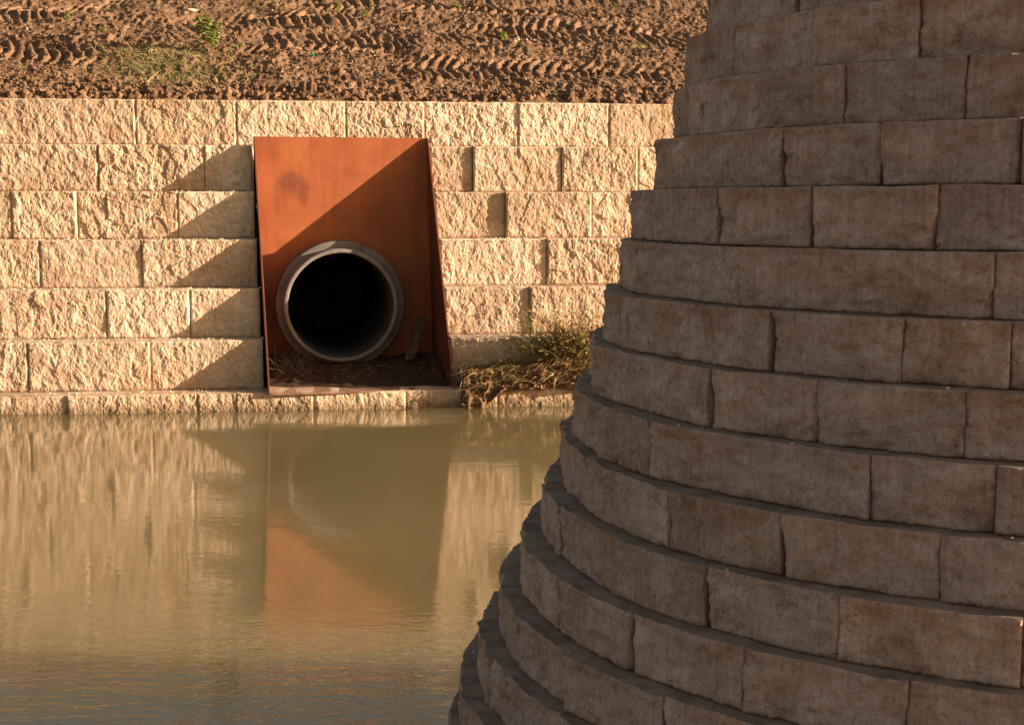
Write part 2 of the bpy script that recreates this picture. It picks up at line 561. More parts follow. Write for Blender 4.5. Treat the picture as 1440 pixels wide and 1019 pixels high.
for k in range(7):
    uA = wall_u(k, -300, 300); uB = wall_u(k, 1730, 300)
    if 1 <= k <= 5:
        zc = ZT - (k + 0.5) * CRS
        t = (TL[2] - zc) / (TL[2] - BL[2])
        eL = TL + (BL - TL) * t; eR = TR + (BR - TR) * t
        uL = float(np.dot(eL - face_pt(k), WDIR)) - 0.5; uR = float(np.dot(eR - face_pt(k), WDIR)) + 0.35
        fill_box(uA, uL, k, 0.12, 3.2); fill_box(uR, uB, k, 0.12, 3.2)
    else:
        fill_box(uA, uB, k, 0.12, 3.2)
fv, ff = [], []
for pts in FILL:
    b0 = len(fv); fv += pts
    ff += [(b0, b0 + 1, b0 + 5, b0 + 4), (b0 + 1, b0 + 2, b0 + 6, b0 + 5), (b0 + 2, b0 + 3, b0 + 7, b0 + 6), (b0 + 3, b0, b0 + 4, b0 + 7), (b0 + 4, b0 + 5, b0 + 6, b0 + 7)]
mesh_obj('wall_fill', fv, ff, M_DARK, far_wall, False, loc=tuple(face_pt(3)))

# ------------------------------------------------------------------ water and the ground around it
wat = mesh_obj('water', [(-60, -2, 0), (60, -2, 0), (60, 24, 0), (-60, 24, 0)], [(0, 1, 2, 3)], M_WATER)
tag(wat, kind='structure')
bed = mesh_obj('ground', [(-3000, -3000, -1.2), (3000, -3000, -1.2), (3000, 3000, -1.2), (-3000, 3000, -1.2)], [(0, 1, 2, 3)], M_DIRT)
tag(bed, kind='structure')
gx = np.linspace(-60, 60, 60); gy = np.linspace(-60, 2.2, 40)
GX, GY = np.meshgrid(gx, gy, indexing='ij')
GZ = 0.85 - 1.25 * sstep(-0.5, 2.0, GY) + 0.05 * fbm(GX * 0.6, GY * 0.6, 3, 3)
ii = np.arange(GX.size).reshape(GX.shape)
nb = mesh_obj('near_bank', np.stack([GX, GY, GZ], -1).reshape(-1, 3), np.stack([ii[:-1, :-1], ii[1:, :-1], ii[1:, 1:], ii[:-1, 1:]], -1).reshape(-1, 4), M_SOIL, None, True)
tag(nb, kind='structure')

# ------------------------------------------------------------------ soil bank above the far wall, with tyre prints
SLOPE = 0.43
BK0 = 0.20                                   # starts this far behind the top face


def bank_pix(x, y):
    """pixel -> (u along wall, s metres up the bank in plan)"""
    p0 = face_pt(0) - WNRM * BK0 + np.array([0, 0, ZT - 0.03])
    n = -WNRM * SLOPE - np.array([0, 0, 1.0])
    p = on_plane(x, y, p0, n)
    return float(np.dot(p - p0, WDIR)), float(np.dot(p - p0, -WNRM))


def band(pts):
    """centre line of a tyre track in (u, s)"""
    q = np.array([bank_pix(x, y) for x, y in pts])
    return q


TRACKS = [  # centre line pixels, half width (px at centre), lug slant, vee?
    (band([(540, 98), (640, 96), (760, 98), (860, 101), (960, 108)]), 15, 0.9),
    (band([(600, 52), (700, 46), (800, 47), (900, 52), (985, 60)]), 17, 0.9),
    (band([(-40, 62), (40, 72), (110, 82), (170, 90)]), 16, -0.7),
    (band([(225, 40), (290, 32), (360, 30), (440, 30), (520, 22)]), 15, 0.8),
    (band([(330, 70), (430, 58), (520, 62), (600, 74)]), 15, -0.8),
    (band([(-40, 20), (60, 24), (130, 14), (200, 2)]), 12, 0.8),
    (band([(400, 12), (560, 8), (720, 20), (900, 26)]), 8, -0.8),
]


def bank_height(Ux, Sx):
    h = SLOPE * Sx
    h = np.where(Sx > 5.2, SLOPE * 5.2 + (Sx - 5.2) * 0.02, h)
    h += 0.07 * fbm(Ux / 1.6, Sx / 1.3, 41, 3)
    trk = np.zeros_like(Ux); lug = np.zeros_like(Ux)
    wob = 0.05 * fbm(Ux / 0.5, Sx / 0.5, 88, 2)
    for i, (q, hw, slant) in enumerate(TRACKS):
        o = np.argsort(q[:, 0])
        cs = np.interp(Ux, q[o, 0], q[o, 1])
        fade = sstep(q[:, 0].min() - 0.1, q[:, 0].min() + 0.5, Ux) * (1 - sstep(q[:, 0].max() - 0.5, q[:, 0].max() + 0.1, Ux))
        W = hw / 50.0 * 1.45                # half width in plan metres
        t = (Sx - cs + wob) / W
        ins = (1 - sstep(0.80, 1.08, np.abs(t))) * fade
        per = 0.158 + 0.02 * ((i * 37) % 5) / 5
        ph = (Ux + wob * 0.8 - slant * np.abs(t - 0.2 * (1 if i % 2 else -1)) * 0.22) / per + i * 0.37
        fr = ph - np.floor(ph)
        ridge = sstep(0.0, 0.62, fr) * (1 - sstep(0.80, 0.97, fr))
        worn = 0.35 + 0.65 * sstep(-0.25, 0.25, fbm(Ux / 0.55, Sx / 0.35, 120 + i, 3))
        trk = np.maximum(trk, ins)
        lug = np.where(ins > 0.01, np.maximum(lug, ins * ridge * worn), lug)
    h += -0.06 * trk + 0.086 * lug
    # cloddy loose earth outside the prints, strongest by the wall
    rough = (1 - 0.9 * trk) * sstep(0.0, 0.10, Sx) * (0.55 + 0.6 * sstep(0.9, 0.1, Sx)) * (0.6 + 0.7 * sstep(-0.2, 0.5, fbm(Ux / 0.9, Sx / 0.9, 7, 2)))
    cl = fbm(Ux / 0.16, Sx / 0.2, 9, 4, 0.6)
    h += rough * (0.07 * np.abs(cl) + 0.06 * facets(Ux / 0.15, Sx / 0.19, 5, 1.0) + 0.042 * facets(Ux / 0.06, Sx / 0.085, 15, 1.0))
    h += 0.010 * fbm(Ux / 0.05, Sx / 0.06, 19, 2)
    # ruts along the wall
    h -= 0.06 * sstep(0.12, 0.0, np.abs(Sx - 0.32 - 0.1 * perlin(Ux * 0.8, Ux * 0, 4))) * sstep(-0.1, 0.4, perlin(Ux * 0.9, Ux * 0 + 3, 8))
    return h


u0, u1 = wall_u(0, -260, 100), wall_u(0, 1250, 100)
us = np.concatenate([np.linspace(u0 - 14, u0 - 0.08, 160), np.arange(u0, u1, 0.022), np.linspace(u1 + 0.08, u1 + 14, 160)])
ss = np.concatenate([np.arange(-0.02, 4.6, 0.026), np.linspace(4.7, 9, 24)])
UU, SS = np.meshgrid(us, ss, indexing='ij')
HH = bank_height(UU, SS)
pb = face_pt(0) - WNRM * BK0 + np.array([0, 0, ZT - 0.03])
P = pb + WDIR * UU[..., None] - WNRM * SS[..., None]
HH = np.where(SS < 0.03, np.minimum(HH, 0.0) - 0.12, HH)
P[..., 2] = pb[2] + HH + 0.02
P_BANK = P
ii = np.arange(UU.size).reshape(UU.shape)
bank = mesh_obj('soil_bank', P.reshape(-1, 3), np.stack([ii[:-1, :-1], ii[1:, :-1], ii[1:, 1:], ii[:-1, 1:]], -1).reshape(-1, 4), M_SOIL, None, True)
tag(bank, kind='structure')


def bank_at(u, s):
    i = min(len(us) - 2, max(0, int(np.searchsorted(us, u)) - 1)); j = min(len(ss) - 2, max(0, int(np.searchsorted(ss, s)) - 1))
    a = (u - us[i]) / (us[i + 1] - us[i]); b = (s - ss[j]) / (ss[j + 1] - ss[j])
    q = (P_BANK[i, j] * (1 - a) + P_BANK[i + 1, j] * a) * (1 - b) + (P_BANK[i, j + 1] * (1 - a) + P_BANK[i + 1, j + 1] * a) * b
    return Vector(q)


def bank_from_pix(x, y):
    u, s = bank_pix(x, y)
    return bank_at(u, s)


# the field beyond and to both sides
e0 = pb - WNRM * 8.8; zf = pb[2] + SLOPE * 5.2 + 0.04
a1 = e0 - WDIR * 2500; a2 = e0 + WDIR * 2500; a3 = a2 - WNRM * 2500; a4 = a1 - WNRM * 2500
fld = mesh_obj('field', [(a1[0], a1[1], zf), (a2[0], a2[1], zf), (a3[0], a3[1], zf), (a4[0], a4[1], zf)], [(0, 1, 2, 3)], M_SOIL)
tag(fld, kind='structure')

# ------------------------------------------------------------------ near round wall
NS = 0.22
NC = np.array([2.3652, 6.2291])
NR0, NSET, NK0 = 1.7921, 0.0795, 4.3291
NOSE = {1: .04, 4: .014, 7: -.018, 8: -.036, 9: -.044, 10: -.052, 11: -.019, 14: .012}   # uneven setting of the courses on the nose
near_wall = empty('retaining_wall', (NC[0], NC[1], 0))
tag(near_wall, 'shaded round stepped wall of brown weathered stone courses rising out of the water in the foreground', 'wall')


def ntop(k): return EYE + (NK0 - k) * NS


def nrad(k): return NR0 + NSET * (k - 4)


def near_phi(k, x, y):
    d = ray(x, y); r = nrad(k)
    a = d[0] ** 2 + d[1] ** 2; b = -(d[0] * NC[0] + d[1] * NC[1]); c = NC @ NC - r * r
    D = max(b * b - a * c, 0.0)
    t = (-b - math.sqrt(D)) / a
    px, py = d[0] * t - NC[0], d[1] * t - NC[1]
    return math.atan2(py, px)


NEAR_JOINTS = {
    0: [(997, 20), (1117, 8), (1260, 5), (1410, 5)],
    1: [(978, 90), (1041, 70), (1144, 55), (1293, 25)],
    2: [(984, 155), (1066, 145), (1187, 130), (1360, 115)],
    3: [(926, 235), (1097, 225), (1237, 220), (1437, 215)],
    4: [(898, 305), (1012, 305), (1140, 305), (1319, 305)],
    5: [(894, 380), (1043, 390), (1398, 405)],
    6: [(880, 460), (1082, 490), (1268, 510), (1420, 505)],
    7: [(833, 510), (997, 560), (1147, 590), (1358, 590)],
    8: [(836, 600), (912, 635), (1222, 680), (1400, 700)],
    9: [(838, 690), (940, 720), (1098, 745), (1320, 800)],
    10: [(772, 740), (858, 800), (987, 840), (1180, 890), (1436, 930)],
    11: [(781, 870), (886, 905), (1044, 925), (1275, 985)],
    12: [(797, 965), (931, 1005), (1090, 1030), (1300, 1050)],
    13: [(690, 960), (800, 1040), (930, 1060)],
    14: [(655, 1000), (760, 1080)],
}


def near_stone(k, pa, pb_, seed):
    """one block of course k between plan angles pa < pb_"""
    rr = np.random.default_rng(seed)
    r = nrad(k); z1 = ntop(k); z0 = ntop(k + 1) + 0.0015
    L = (pb_ - pa) * r; H = z1 - z0
    U, V, back, f, sm = stone_grid(L, H, 0.0105, 0.3)
    x = U + rr.random() * 40; y = V + rr.random() * 40
    d = 0.010 * fbm(x / 0.17, y / 0.12, seed, 4, 0.62) + 0.0065 * facets(x / 0.10, y / 0.075, seed + 5, 0.9) + 0.0036 * fbm(x / 0.025, y / 0.03, seed + 9, 2)
    # a few deeper spalls
    sp = fbm(x / 0.22, y / 0.11, seed + 40, 3)
    d -= 0.009 * sstep(0.38, 0.62, sp)
    end = np.minimum(U, L - U)
    e = sstep(0, 1, np.minimum(end / 0.012, np.minimum(V, H - V) / 0.012))
    d += 0.002 * e - 0.0015
    # one or both ends dressed back by an uneven amount, so joints open as dark slots in places
    for side, uu in ((0, U), (1, L - U)):
        kdeep = (0.050 if pa < R(-125) else 0.022) * rr.random() ** 3
        prof = np.clip(0.95 - 0.95 * V / H + 0.35 * perlin(V / 0.11 + seed, V * 0 + side * 9.1, seed + 13), 0, 1)
        d -= kdeep * prof * sstep(0.026, 0.0, uu)
    nearedge = np.minimum(end, np.minimum(V, H - V)) < 0.006
    d = np.where(nearedge, d - np.abs(0.0045 * perlin(U * 22 + seed, V * 22, seed + 3)) - 0.0003, d)
    proud = 0.020 * (rr.random() - 0.5); tilt = 0.034 * (rr.random() - 0.5)
    d = d + proud + tilt * (U / L - 0.5)
    # between an arc and a straight chord
    pm = (pa + pb_) / 2; ph = pa + (U / r)
    flat = 0.6
    sag = r * (np.cos((pb_ - pa) / 2) / np.maximum(np.cos(ph - pm), 0.2) - 1)
    rad = r + flat * (sag - sag.mean() * 0.5) + d
    rad = rad + NOSE.get(k, 0.0) * sstep(R(-138), R(-172), ph)
    rad = np.where(back, r - 0.34, rad)
    topwob = np.where((V > H * 0.9) & ~back, 0.0035 * perlin(U * 5 + seed, U * 0, seed + 1) - 0.0015, 0)
    Pn = np.stack([NC[0] + rad * np.cos(ph), NC[1] + rad * np.sin(ph), z0 + V + topwob - 0.001 * rr.random()], -1)
    c = tuple(Pn[U.shape[0] // 2, U.shape[1] // 2])
    o = mesh_obj('stone_block', Pn.reshape(-1, 3), f, M_NEAR, near_wall, sm, loc=c)
    o.data.materials.append(M_TOP_SHADE)              # top faces take the darker colour with the shade painted in
    top_i = np.zeros((U.shape[0] - 1, U.shape[1] - 1), np.int32); top_i[:, -1] = 1
    o.data.polygons.foreach_set('material_index', top_i.reshape(-1))
    return o


PHI_L, PHI_R = R(-191), R(-58)               # hidden left flank ... a little beyond the right of the frame
nseed = 5000
core_v, core_f = [], []
for k in range(-1, 16):
    r = nrad(k)
    if k in NEAR_JOINTS:
        ph = [near_phi(k, x, y) for x, y in NEAR_JOINTS[k]]
        ph = [p if p < R(60) else p - 2 * math.pi for p in ph]
    else:
        rr = np.random.default_rng(900 + k)
        ph = [R(-150) + rr.random() * 0.2]
    ph = sorted(ph)
    rr = np.random.default_rng(700 + k)
    while ph[0] > PHI_L: ph.insert(0, ph[0] - (0.42 + 0.25 * rr.random()) / r)
    while ph[-1] < PHI_R: ph.append(ph[-1] + (0.45 + 0.25 * rr.random()) / r)
    for a, b in zip(ph[:-1], ph[1:]):
        nseed += 11
        ga = 0.0008 + 0.004 * np.random.default_rng(nseed).random() ** 3
        near_stone(k, a + ga / r, b, nseed)
    yb = NC[1] + nrad(k) * 0.17 - 0.06
    # rubble core, cut straight at the back
    n0 = len(core_v); N = 72; rc = r - 0.20
    for j in range(N):
        a = 2 * math.pi * j / N
        ax, ay = NC[0] + rc * math.cos(a), min(NC[1] + rc * math.sin(a), yb)
        core_v.append((ax, ay, ntop(k + 1) - 0.004))
        core_v.append((ax, ay, ntop(k) - 0.004))
    for j in range(N):
        j2 = (j + 1) % N
        core_f.append((n0 + 2 * j, n0 + 2 * j2, n0 + 2 * j2 + 1, n0 + 2 * j + 1))
    core_f.append(tuple(n0 + 2 * j + 1 for j in range(N)))
mesh_obj('wall_core', core_v, core_f, M_DARK, near_wall, False, loc=(NC[0], NC[1], 0))

# ------------------------------------------------------------------ rusted steel outfall box
pTL = bank = None
sx = on_plane(408, 258, TL, BNY); sx2 = on_plane(427, 268, TL, BNY)
M_CORT = mat_corten([(sx[0], sx[2], 0.22, 0.20, 0.8), (sx2[0], sx2[2] - 0.03, 0.09, 0.22, 0.7)])
M_CORT_SHADE = mat_corten(None, 0.34)            # side plates darkened in colour to deepen the shade inside the box
box = empty('outfall_box', tuple((BL + BR) / 2))
tag(box, 'rust-orange steel outfall box with sloping side plates let into the sunlit wall around the pipe', 'outfall box')
TH = 0.022


def slab(name, quad, thick_dir, th, parent, mat):
    q = [np.asarray(p) for p in quad]
    v = q + [p + thick_dir * th for p in q]
    n = len(q)
    f = [tuple(range(n)), tuple(reversed(range(n, 2 * n)))] + [(i, (i + 1) % n + 0, (i + 1) % n + n, i + n) for i in range(n)]
    bm = bmesh.new()
    bv = [bm.verts.new(p) for p in v]
    for ff_ in f: bm.faces.new([bv[i] for i in ff_])
    bmesh.ops.recalc_face_normals(bm, faces=bm.faces)
    bmesh.ops.bevel(bm, geom=list(bm.edges), offset=0.003, segments=1, affect='EDGES')
    me = bpy.data.meshes.new(name)
    c = sum(q) / n
    bmesh.ops.translate(bm, verts=bm.verts, vec=-Vector(c))
    bm.to_mesh(me); bm.free()
    me.materials.append(mat)
    o = bpy.data.objects.new(name, me); COL.objects.link(o)
    o.parent = parent; o.location = Vector(c) - parent.location
    return o


BAX = np.array([1, BY, 0]) / math.sqrt(1 + BY * BY)
up = np.array([0, 0, 1.0])
# pipe placement
pc = on_plane(480, 430, TL - BNY * 0.42, BNY)
PR_IN, PR_TON, PR_OUT = 0.683, 0.733, 0.836
# back plate with a round hole
N = 48
hole_c = pc + BNY * np.dot(TL - pc, BNY)
bm = bmesh.new()
outer = [TL, TR, BRB, BLB]
ring = [hole_c + BAX * math.cos(2 * math.pi * i / N) * (PR_OUT + 0.006) + up * math.sin(2 * math.pi * i / N) * (PR_OUT + 0.006) for i in range(N)]
# outline sampled in step with the hole
quadc = [BRB, TR, TL, BLB]


def edge_hit(ang):
    dv = np.array([math.cos(ang), math.sin(ang)])
    best = None
    pts2 = [np.array([np.dot(p - hole_c, BAX), p[2] - hole_c[2]]) for p in quadc]
    for i in range(4):
        a, b = pts2[i], pts2[(i + 1) % 4]
        m_ = np.array([[dv[0], -(b - a)[0]], [dv[1], -(b - a)[1]]])
        try: s_, t_ = np.linalg.solve(m_, a)
        except np.linalg.LinAlgError: continue
        if s_ > 0 and -1e-6 <= t_ <= 1 + 1e-6 and (best is None or s_ < best): best = s_
    return best, pts2


angs = [2 * math.pi * i / N for i in range(N)]
_, pts2 = edge_hit(0.1)
corner_angs = [math.atan2(p[1], p[0]) % (2 * math.pi) for p in pts2]
for ca in corner_angs:
    i = min(range(N), key=lambda j: abs((angs[j] - ca + math.pi) % (2 * math.pi) - math.pi))
    angs[i] = ca
vo, vi = [], []
for th_ in (0.0, TH):
    ro, ri = [], []
    for a in angs:
        s_, _ = edge_hit(a)
        ro.append(bm.verts.new(hole_c + BAX * math.cos(a) * s_ + up * math.sin(a) * s_ + BNY * th_))
        ri.append(bm.verts.new(hole_c + BAX * math.cos(a) * (PR_OUT + .006) + up * math.sin(a) * (PR_OUT + .006) + BNY * th_))
    vo.append(ro); vi.append(ri)
for i in range(N):
    j = (i + 1) % N
    bm.faces.new((vo[0][i], vo[0][j], vi[0][j], vi[0][i]))
    bm.faces.new((vo[1][j], vo[1][i], vi[1][i], vi[1][j]))
    bm.faces.new((vo[0][j], vo[0][i], vo[1][i], vo[1][j]))
    bm.faces.new((vi[0][i], vi[0][j], vi[1][j], vi[1][i]))
bmesh.ops.recalc_face_normals(bm, faces=bm.faces)
bmesh.ops.translate(bm, verts=bm.verts, vec=-Vector(hole_c))
me = bpy.data.meshes.new('back_plate'); bm.to_mesh(me); bm.free(); me.materials.append(M_CORT)
bp_o = bpy.data.objects.new('back_plate', me); COL.objects.link(bp_o); bp_o.parent = box
bp_o.location = Vector(hole_c) - box.location
# side plates: triangles that widen downwards; floor plate
eps = BNY * 0.004
slab('side_plate', [TL - BNY * 0.03, BL - up * 0.004, BLB + eps, TL + eps], -BAX, TH, box, M_CORT_SHADE)
slab('side_plate', [TR - BNY * 0.03, BR - up * 0.004, BRB + eps, TR + eps], BAX, TH, box, M_CORT_SHADE)
slab('floor_plate', [BL - BNY * 0.015, BR - BNY * 0.015, BRB - BNY * 0.003, BLB - BNY * 0.003], -up, TH, box, M_FLOOR)

# ------------------------------------------------------------------ concrete pipe
pipe = empty('concrete_pipe', tuple(pc))
tag(pipe, 'grey concrete drain pipe with open dark mouth sticking out of the rusted steel box', 'pipe')


def lathe(name, prof, mat, parent, seg=72, jit=0.0):
    v, f = [], []
    n = len(prof)
    for i in range(seg):
        a = 2 * math.pi * i / seg
        for (t, rad) in prof:
            rj = rad + jit * math.sin(a * 7 + t * 9) * math.sin(a * 3.3 + 1)
            v.append(tuple(pc + BNY * t + BAX * math.cos(a) * rj + up * math.sin(a) * rj))
    for i in range(seg):
        i2 = (i + 1) % seg
        for j in range(n - 1):
            f.append((i * n + j, i * n + j + 1, i2 * n + j + 1, i2 * n + j))
    o = mesh_obj(name, v, f, mat, parent, False, loc=tuple(pc))
    o.data.polygons.foreach_set('use_smooth', np.ones(len(f), bool))
    o.data.set_sharp_from_angle(angle=R(35))
    return o


lathe('pipe_barrel', [(4.5, PR_IN - .003), (4.5, PR_OUT), (0.17, PR_OUT), (0.155, PR_OUT - 0.015), (0.155, PR_TON + 0.012)], M_CONC, pipe, 72, 0.002)
lathe('pipe_shaded_bore', [(4.4, PR_IN), (0.045, PR_IN)], mat_concrete(0.22), pipe, 72, 0.0015)  # inner wall in darker concrete, shade of the bore put into its colour
lathe('pipe_rim', [(0.045, PR_IN), (0.012, PR_IN), (0.0, PR_IN + 0.012), (0.0, PR_TON - 0.010), (0.012, PR_TON), (0.16, PR_TON + 0.012)], M_RIM, pipe, 72, 0.0015)
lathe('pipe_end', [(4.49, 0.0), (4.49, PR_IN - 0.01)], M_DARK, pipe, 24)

# ------------------------------------------------------------------ vegetation and litter helpers
class Soup:
    def __init__(self): self.v = []; self.f = []

    def blade(self, p, d, L, w, bend=0.3, seg=2):
        """a bent tapering blade or stem"""
        p = Vector(p); d = Vector(d).normalized()
        side = d.cross(Vector((random.uniform(-1, 1), random.uniform(-1, 1), 0.2)))
        if side.length < 1e-4: side = Vector((1, 0, 0))
        side.normalize()
        fall = Vector((d.x, d.y, 0)) * bend + Vector((0, 0, -bend * 0.7))
        prev = None
        for i in range(seg + 1):
            t = i / seg
            c = p + d * (L * t) + fall * (L * t * t)
            ww = w * (1 - t * 0.92) * 0.5
            a, b = len(self.v), len(self.v) + 1
            self.v += [tuple(c - side * ww), tuple(c + side * ww)]
            if prev: self.f.append((prev[0], prev[1], b, a))
            prev = (a, b)
        return c

    def leaf(self, p, d, L, w):
        p = Vector(p); d = Vector(d).normalized()
        s = d.cross(Vector((random.uniform(-.4, .4), random.uniform(-.4, .4), 1))).normalized() * (w / 2)
        nn = s.cross(d).normalized() * (w * 0.18)
        b = len(self.v)
        self.v += [tuple(p), tuple(p + d * L * .45 + s - nn), tuple(p + d * L - nn * 0.5), tuple(p + d * L * .45 - s - nn), tuple(p + d * L * 0.45 + nn * .6)]
        self.f += [(b, b + 1, b + 4), (b + 1, b + 2, b + 4), (b + 2, b + 3, b + 4), (b + 3, b, b + 4)]

    def lump(self, p, r, squash=0.7):
        b = len(self.v)
        base = [(0, 0, 1), (.9, 0, .2), (.28, .85, .25), (-.73, .52, .2), (-.73, -.52, .22), (.28, -.85, .2), (.5, .36, -.7), (-.3, .6, -.75), (-.6, -.1, -.7), (-.1, -.65, -.72), (.55, -.3, -.7)]
        ang = random.uniform(0, 6.28); ca, sa = math.cos(ang), math.sin(ang)
        for (x, y, z) in base:
            k = r * random.uniform(0.7, 1.25)
            self.v.append((p[0] + k * (x * ca - y * sa), p[1] + k * (x * sa + y * ca), p[2] + k * z * squash))
        t = [(0, 1, 2), (0, 2, 3), (0, 3, 4), (0, 4, 5), (0, 5, 1), (1, 6, 2), (2, 6, 7), (2, 7, 3), (3, 7, 8), (3, 8, 4), (4, 8, 9), (4, 9, 5), (5, 9, 10), (5, 10, 1), (1, 10, 6), (6, 10, 9), (6, 9, 8), (6, 8, 7)]
        self.f += [tuple(b + i for i in q) for q in t]

    def build(self, name, mat, parent=None, loc=None, smooth=False):
        return mesh_obj(name, self.v, self.f, mat, parent, smooth, loc=loc)


def rdir(up_=1.0, spread=0.6):
    return (random.gauss(0, spread), random.gauss(0, spread), up_)


def leafy_weed(base, h, n_leaf, lw, label, mat=None, cat='weed', lean=(0, 0), group=None, spread=0.35):
    t = empty('weed', tuple(base)); tag(t, label, cat, group)
    st, lf = Soup(), Soup()
    nst = max(2, int(h * 8))
    for i in range(nst):
        d = Vector((random.gauss(lean[0], spread), random.gauss(lean[1], spread), 1)).normalized()
        Ls = h * random.uniform(0.6, 1.0)
        st.blade(base, d, Ls, 0.012, 0.1, 3)
        for j in range(max(2, n_leaf // nst)):
            tt = random.uniform(0.25, 1.0)
            p = Vector(base) + d * Ls * tt
            lf.leaf(p, (random.gauss(0, 1), random.gauss(0, 1), random.uniform(-0.3, 0.6)), lw * random.uniform(.6, 1.2), lw * random.uniform(.45, .8))
    st.build('stem', M_GRASS, t, tuple(base)); lf.build('foliage', mat or M_LEAF, t, tuple(base))
    return t


def grass_tuft(base, h, n, label, mat=None, group=None, spread=0.7, rad=0.03):
    t = Soup()
    for i in range(n):
        p = Vector(base) + Vector((random.gauss(0, rad), random.gauss(0, rad), -0.01))
        t.blade(p, rdir(1, spread), h * random.uniform(.5, 1.1), 0.009, random.uniform(.1, .6), 2)
    o = t.build('grass_tuft', mat or M_GRASS, None, tuple(base))
    tag(o, label, 'grass tuft', group)
    return o


# weeds growing on the soil bank
W = bank_from_pix
leafy_weed(W(293, 80), 0.54, 120, 0.125, 'tallest leafy green weed growing on the soil bank above the patch of grass', spread=0.22)
leafy_weed(W(93, 38), 0.24, 26, 0.07, 'small upright green weed at the upper left of the soil bank', spread=0.3)
leafy_weed(W(142, 48), 0.18, 18, 0.06, 'low green weed on the soil bank just right of the leftmost tyre print', spread=0.5)
leafy_weed(W(474, 22), 0.28, 30, 0.09, 'broad-leaved weed at the top of the soil bank, left one of a close pair')
leafy_weed(W(514, 24), 0.22, 22, 0.08, 'broad-leaved weed at the top of the soil bank, right one of a close pair')
leafy_weed(W(640, 14), 0.22, 26, 0.08, 'bright green weed at the top edge of the soil bank above the tyre prints')
leafy_weed(W(704, 52), 0.24, 26, 0.09, 'green weed beside pale stones in the middle of the tyre prints', spread=0.4)
leafy_weed(W(860, 14), 0.14, 12, 0.06, 'tiny green weed at the top right of the soil bank')
leafy_weed(W(778, 136), 0.14, 14, 0.06, 'pale green weed right at the edge of the wall top under the tyre prints', spread=0.5)
leafy_weed(W(30, 100), 0.12, 10, 0.05, 'tiny green weed low at the far left end of the soil bank')
leafy_weed(W(372, 34), 0.13, 12, 0.05, 'tiny green weed right of the tallest weed, level with its top')
leafy_weed(W(600, 112), 0.12, 12, 0.05, 'tiny green weed in loose soil above the top right corner of the steel box')
leafy_weed(W(800, 40), 0.12, 10, 0.05, 'tiny green weed inside the upper row of tyre prints at the right')
grass_tuft(W(905, 70), 0.20, 26, 'spreading grass tuft on the soil bank close to the round wall', M_LEAF, None, 1.2)
grass_tuft(W(745, 74), 0.16, 24, 'small dull grass tuft between the two rows of tyre prints')
grass_tuft(W(335, 72), 0.16, 26, 'grass tuft just right of the tallest weed on the soil bank', M_LEAF)
grass_tuft(W(508, 112), 0.14, 16, 'thin grass tuft low on the soil bank above the steel box')
grass_tuft(W(355, 108), 0.18, 18, 'dry grass tuft low on the soil bank left of the steel box')
grass_tuft(W(70, 112), 0.10, 12, 'tiny green grass tuft in the rut at the left of the soil bank', M_LEAF)
grass_tuft(W(745, 132), 0.15, 18, 'dull green grass tuft at the wall top edge beside the pale green weed')
# the patch of thin grass nobody could count
g = Soup(); g2 = Soup()
for i in range(2300):
    x = random.gauss(232, 52); y = random.gauss(96, 14)
    if not (0 < x < 420 and 55 < y < 128): continue
    p = W(x, y)
    (g if random.random() < .75 else g2).blade(p, rdir(1, .8), random.uniform(.06, .19), 0.008, random.uniform(.2, .7), 2)
for i in range(260):
    x = random.uniform(130, 420); y = random.uniform(0, 20)
    g.blade(W(x, y), rdir(1, .8), random.uniform(.05, .14), 0.008, .4, 2)
o = g.build('sparse_grass', M_GRASS); tag(o, kind='stuff')
o = g2.build('straw_litter', M_STRAW); tag(o, kind='stuff')
# loose clods and pale pebbles
cl = Soup()
for i in range(5200):
    x = random.uniform(-20, 990)
    y = random.triangular(5, 138, 136) if random.random() < .75 else random.uniform(0, 130)
    u, s = bank_pix(x, y)
    cl.lump(bank_at(u, s) + Vector((0, 0, 0.005)), random.uniform(.009, .034) * (1.35 if s < .7 else 1.0), .8)
for i in range(420):
    u, s = bank_pix(random.uniform(-20, 990), 137)
    s = abs(random.gauss(.12, .14)) + .03
    cl.lump(bank_at(u, s) + Vector((0, 0, 0.012)), random.uniform(.03, .075), .75)
o = cl.build('soil_clods', M_SOIL); tag(o, kind='stuff')
pe = Soup()
for i in range(150):
    x = random.uniform(0, 980); y = random.uniform(0, 136)
    pe.lump(W(x, y) + Vector((0, 0, .012)), random.uniform(.008, .018), .8)
for i in range(16):
    pe.lump(W(random.gauss(722, 12), random.gauss(58, 4)) + Vector((0, 0, .015)), random.uniform(.014, .03), .7)
o = pe.build('pale_pebbles', M_CRUMB); tag(o, kind='stuff')
st = Soup()
for (x, y, dx) in ((858, 127, -.5), (300, 83, .9), (126, 34, .9), (330, 112, .5), (838, 24, .8), (205, 122, .2)):
    st.blade(W(x, y) + Vector((0, 0, .03)), (dx, .1, .25), .30, .02, .1, 2)
o = st.build('dry_stalks', M_STRAW); tag(o, kind='stuff')
pl = W(272, 18)
bm = bmesh.new(); bmesh.ops.create_icosphere(bm, subdivisions=2, radius=1)
for v_ in bm.verts:
    n_ = 0.8 + 0.25 * math.sin(v_.co.x * 3 + v_.co.y * 4)
    v_.co = Vector((v_.co.x * .13 * n_, v_.co.y * .08 * n_, v_.co.z * .035 * n_))
me = bpy.data.meshes.new('flat_stone'); bm.to_mesh(me); bm.free(); me.materials.append(M_STONE)
o = bpy.data.objects.new('flat_stone', me); COL.objects.link(o); o.location = pl + Vector((0, 0, .03)); o.rotation_euler = (.3, .2, .3)
tag(o, 'pale flat stone lying on the soil bank just above the tallest weed', 'stone')
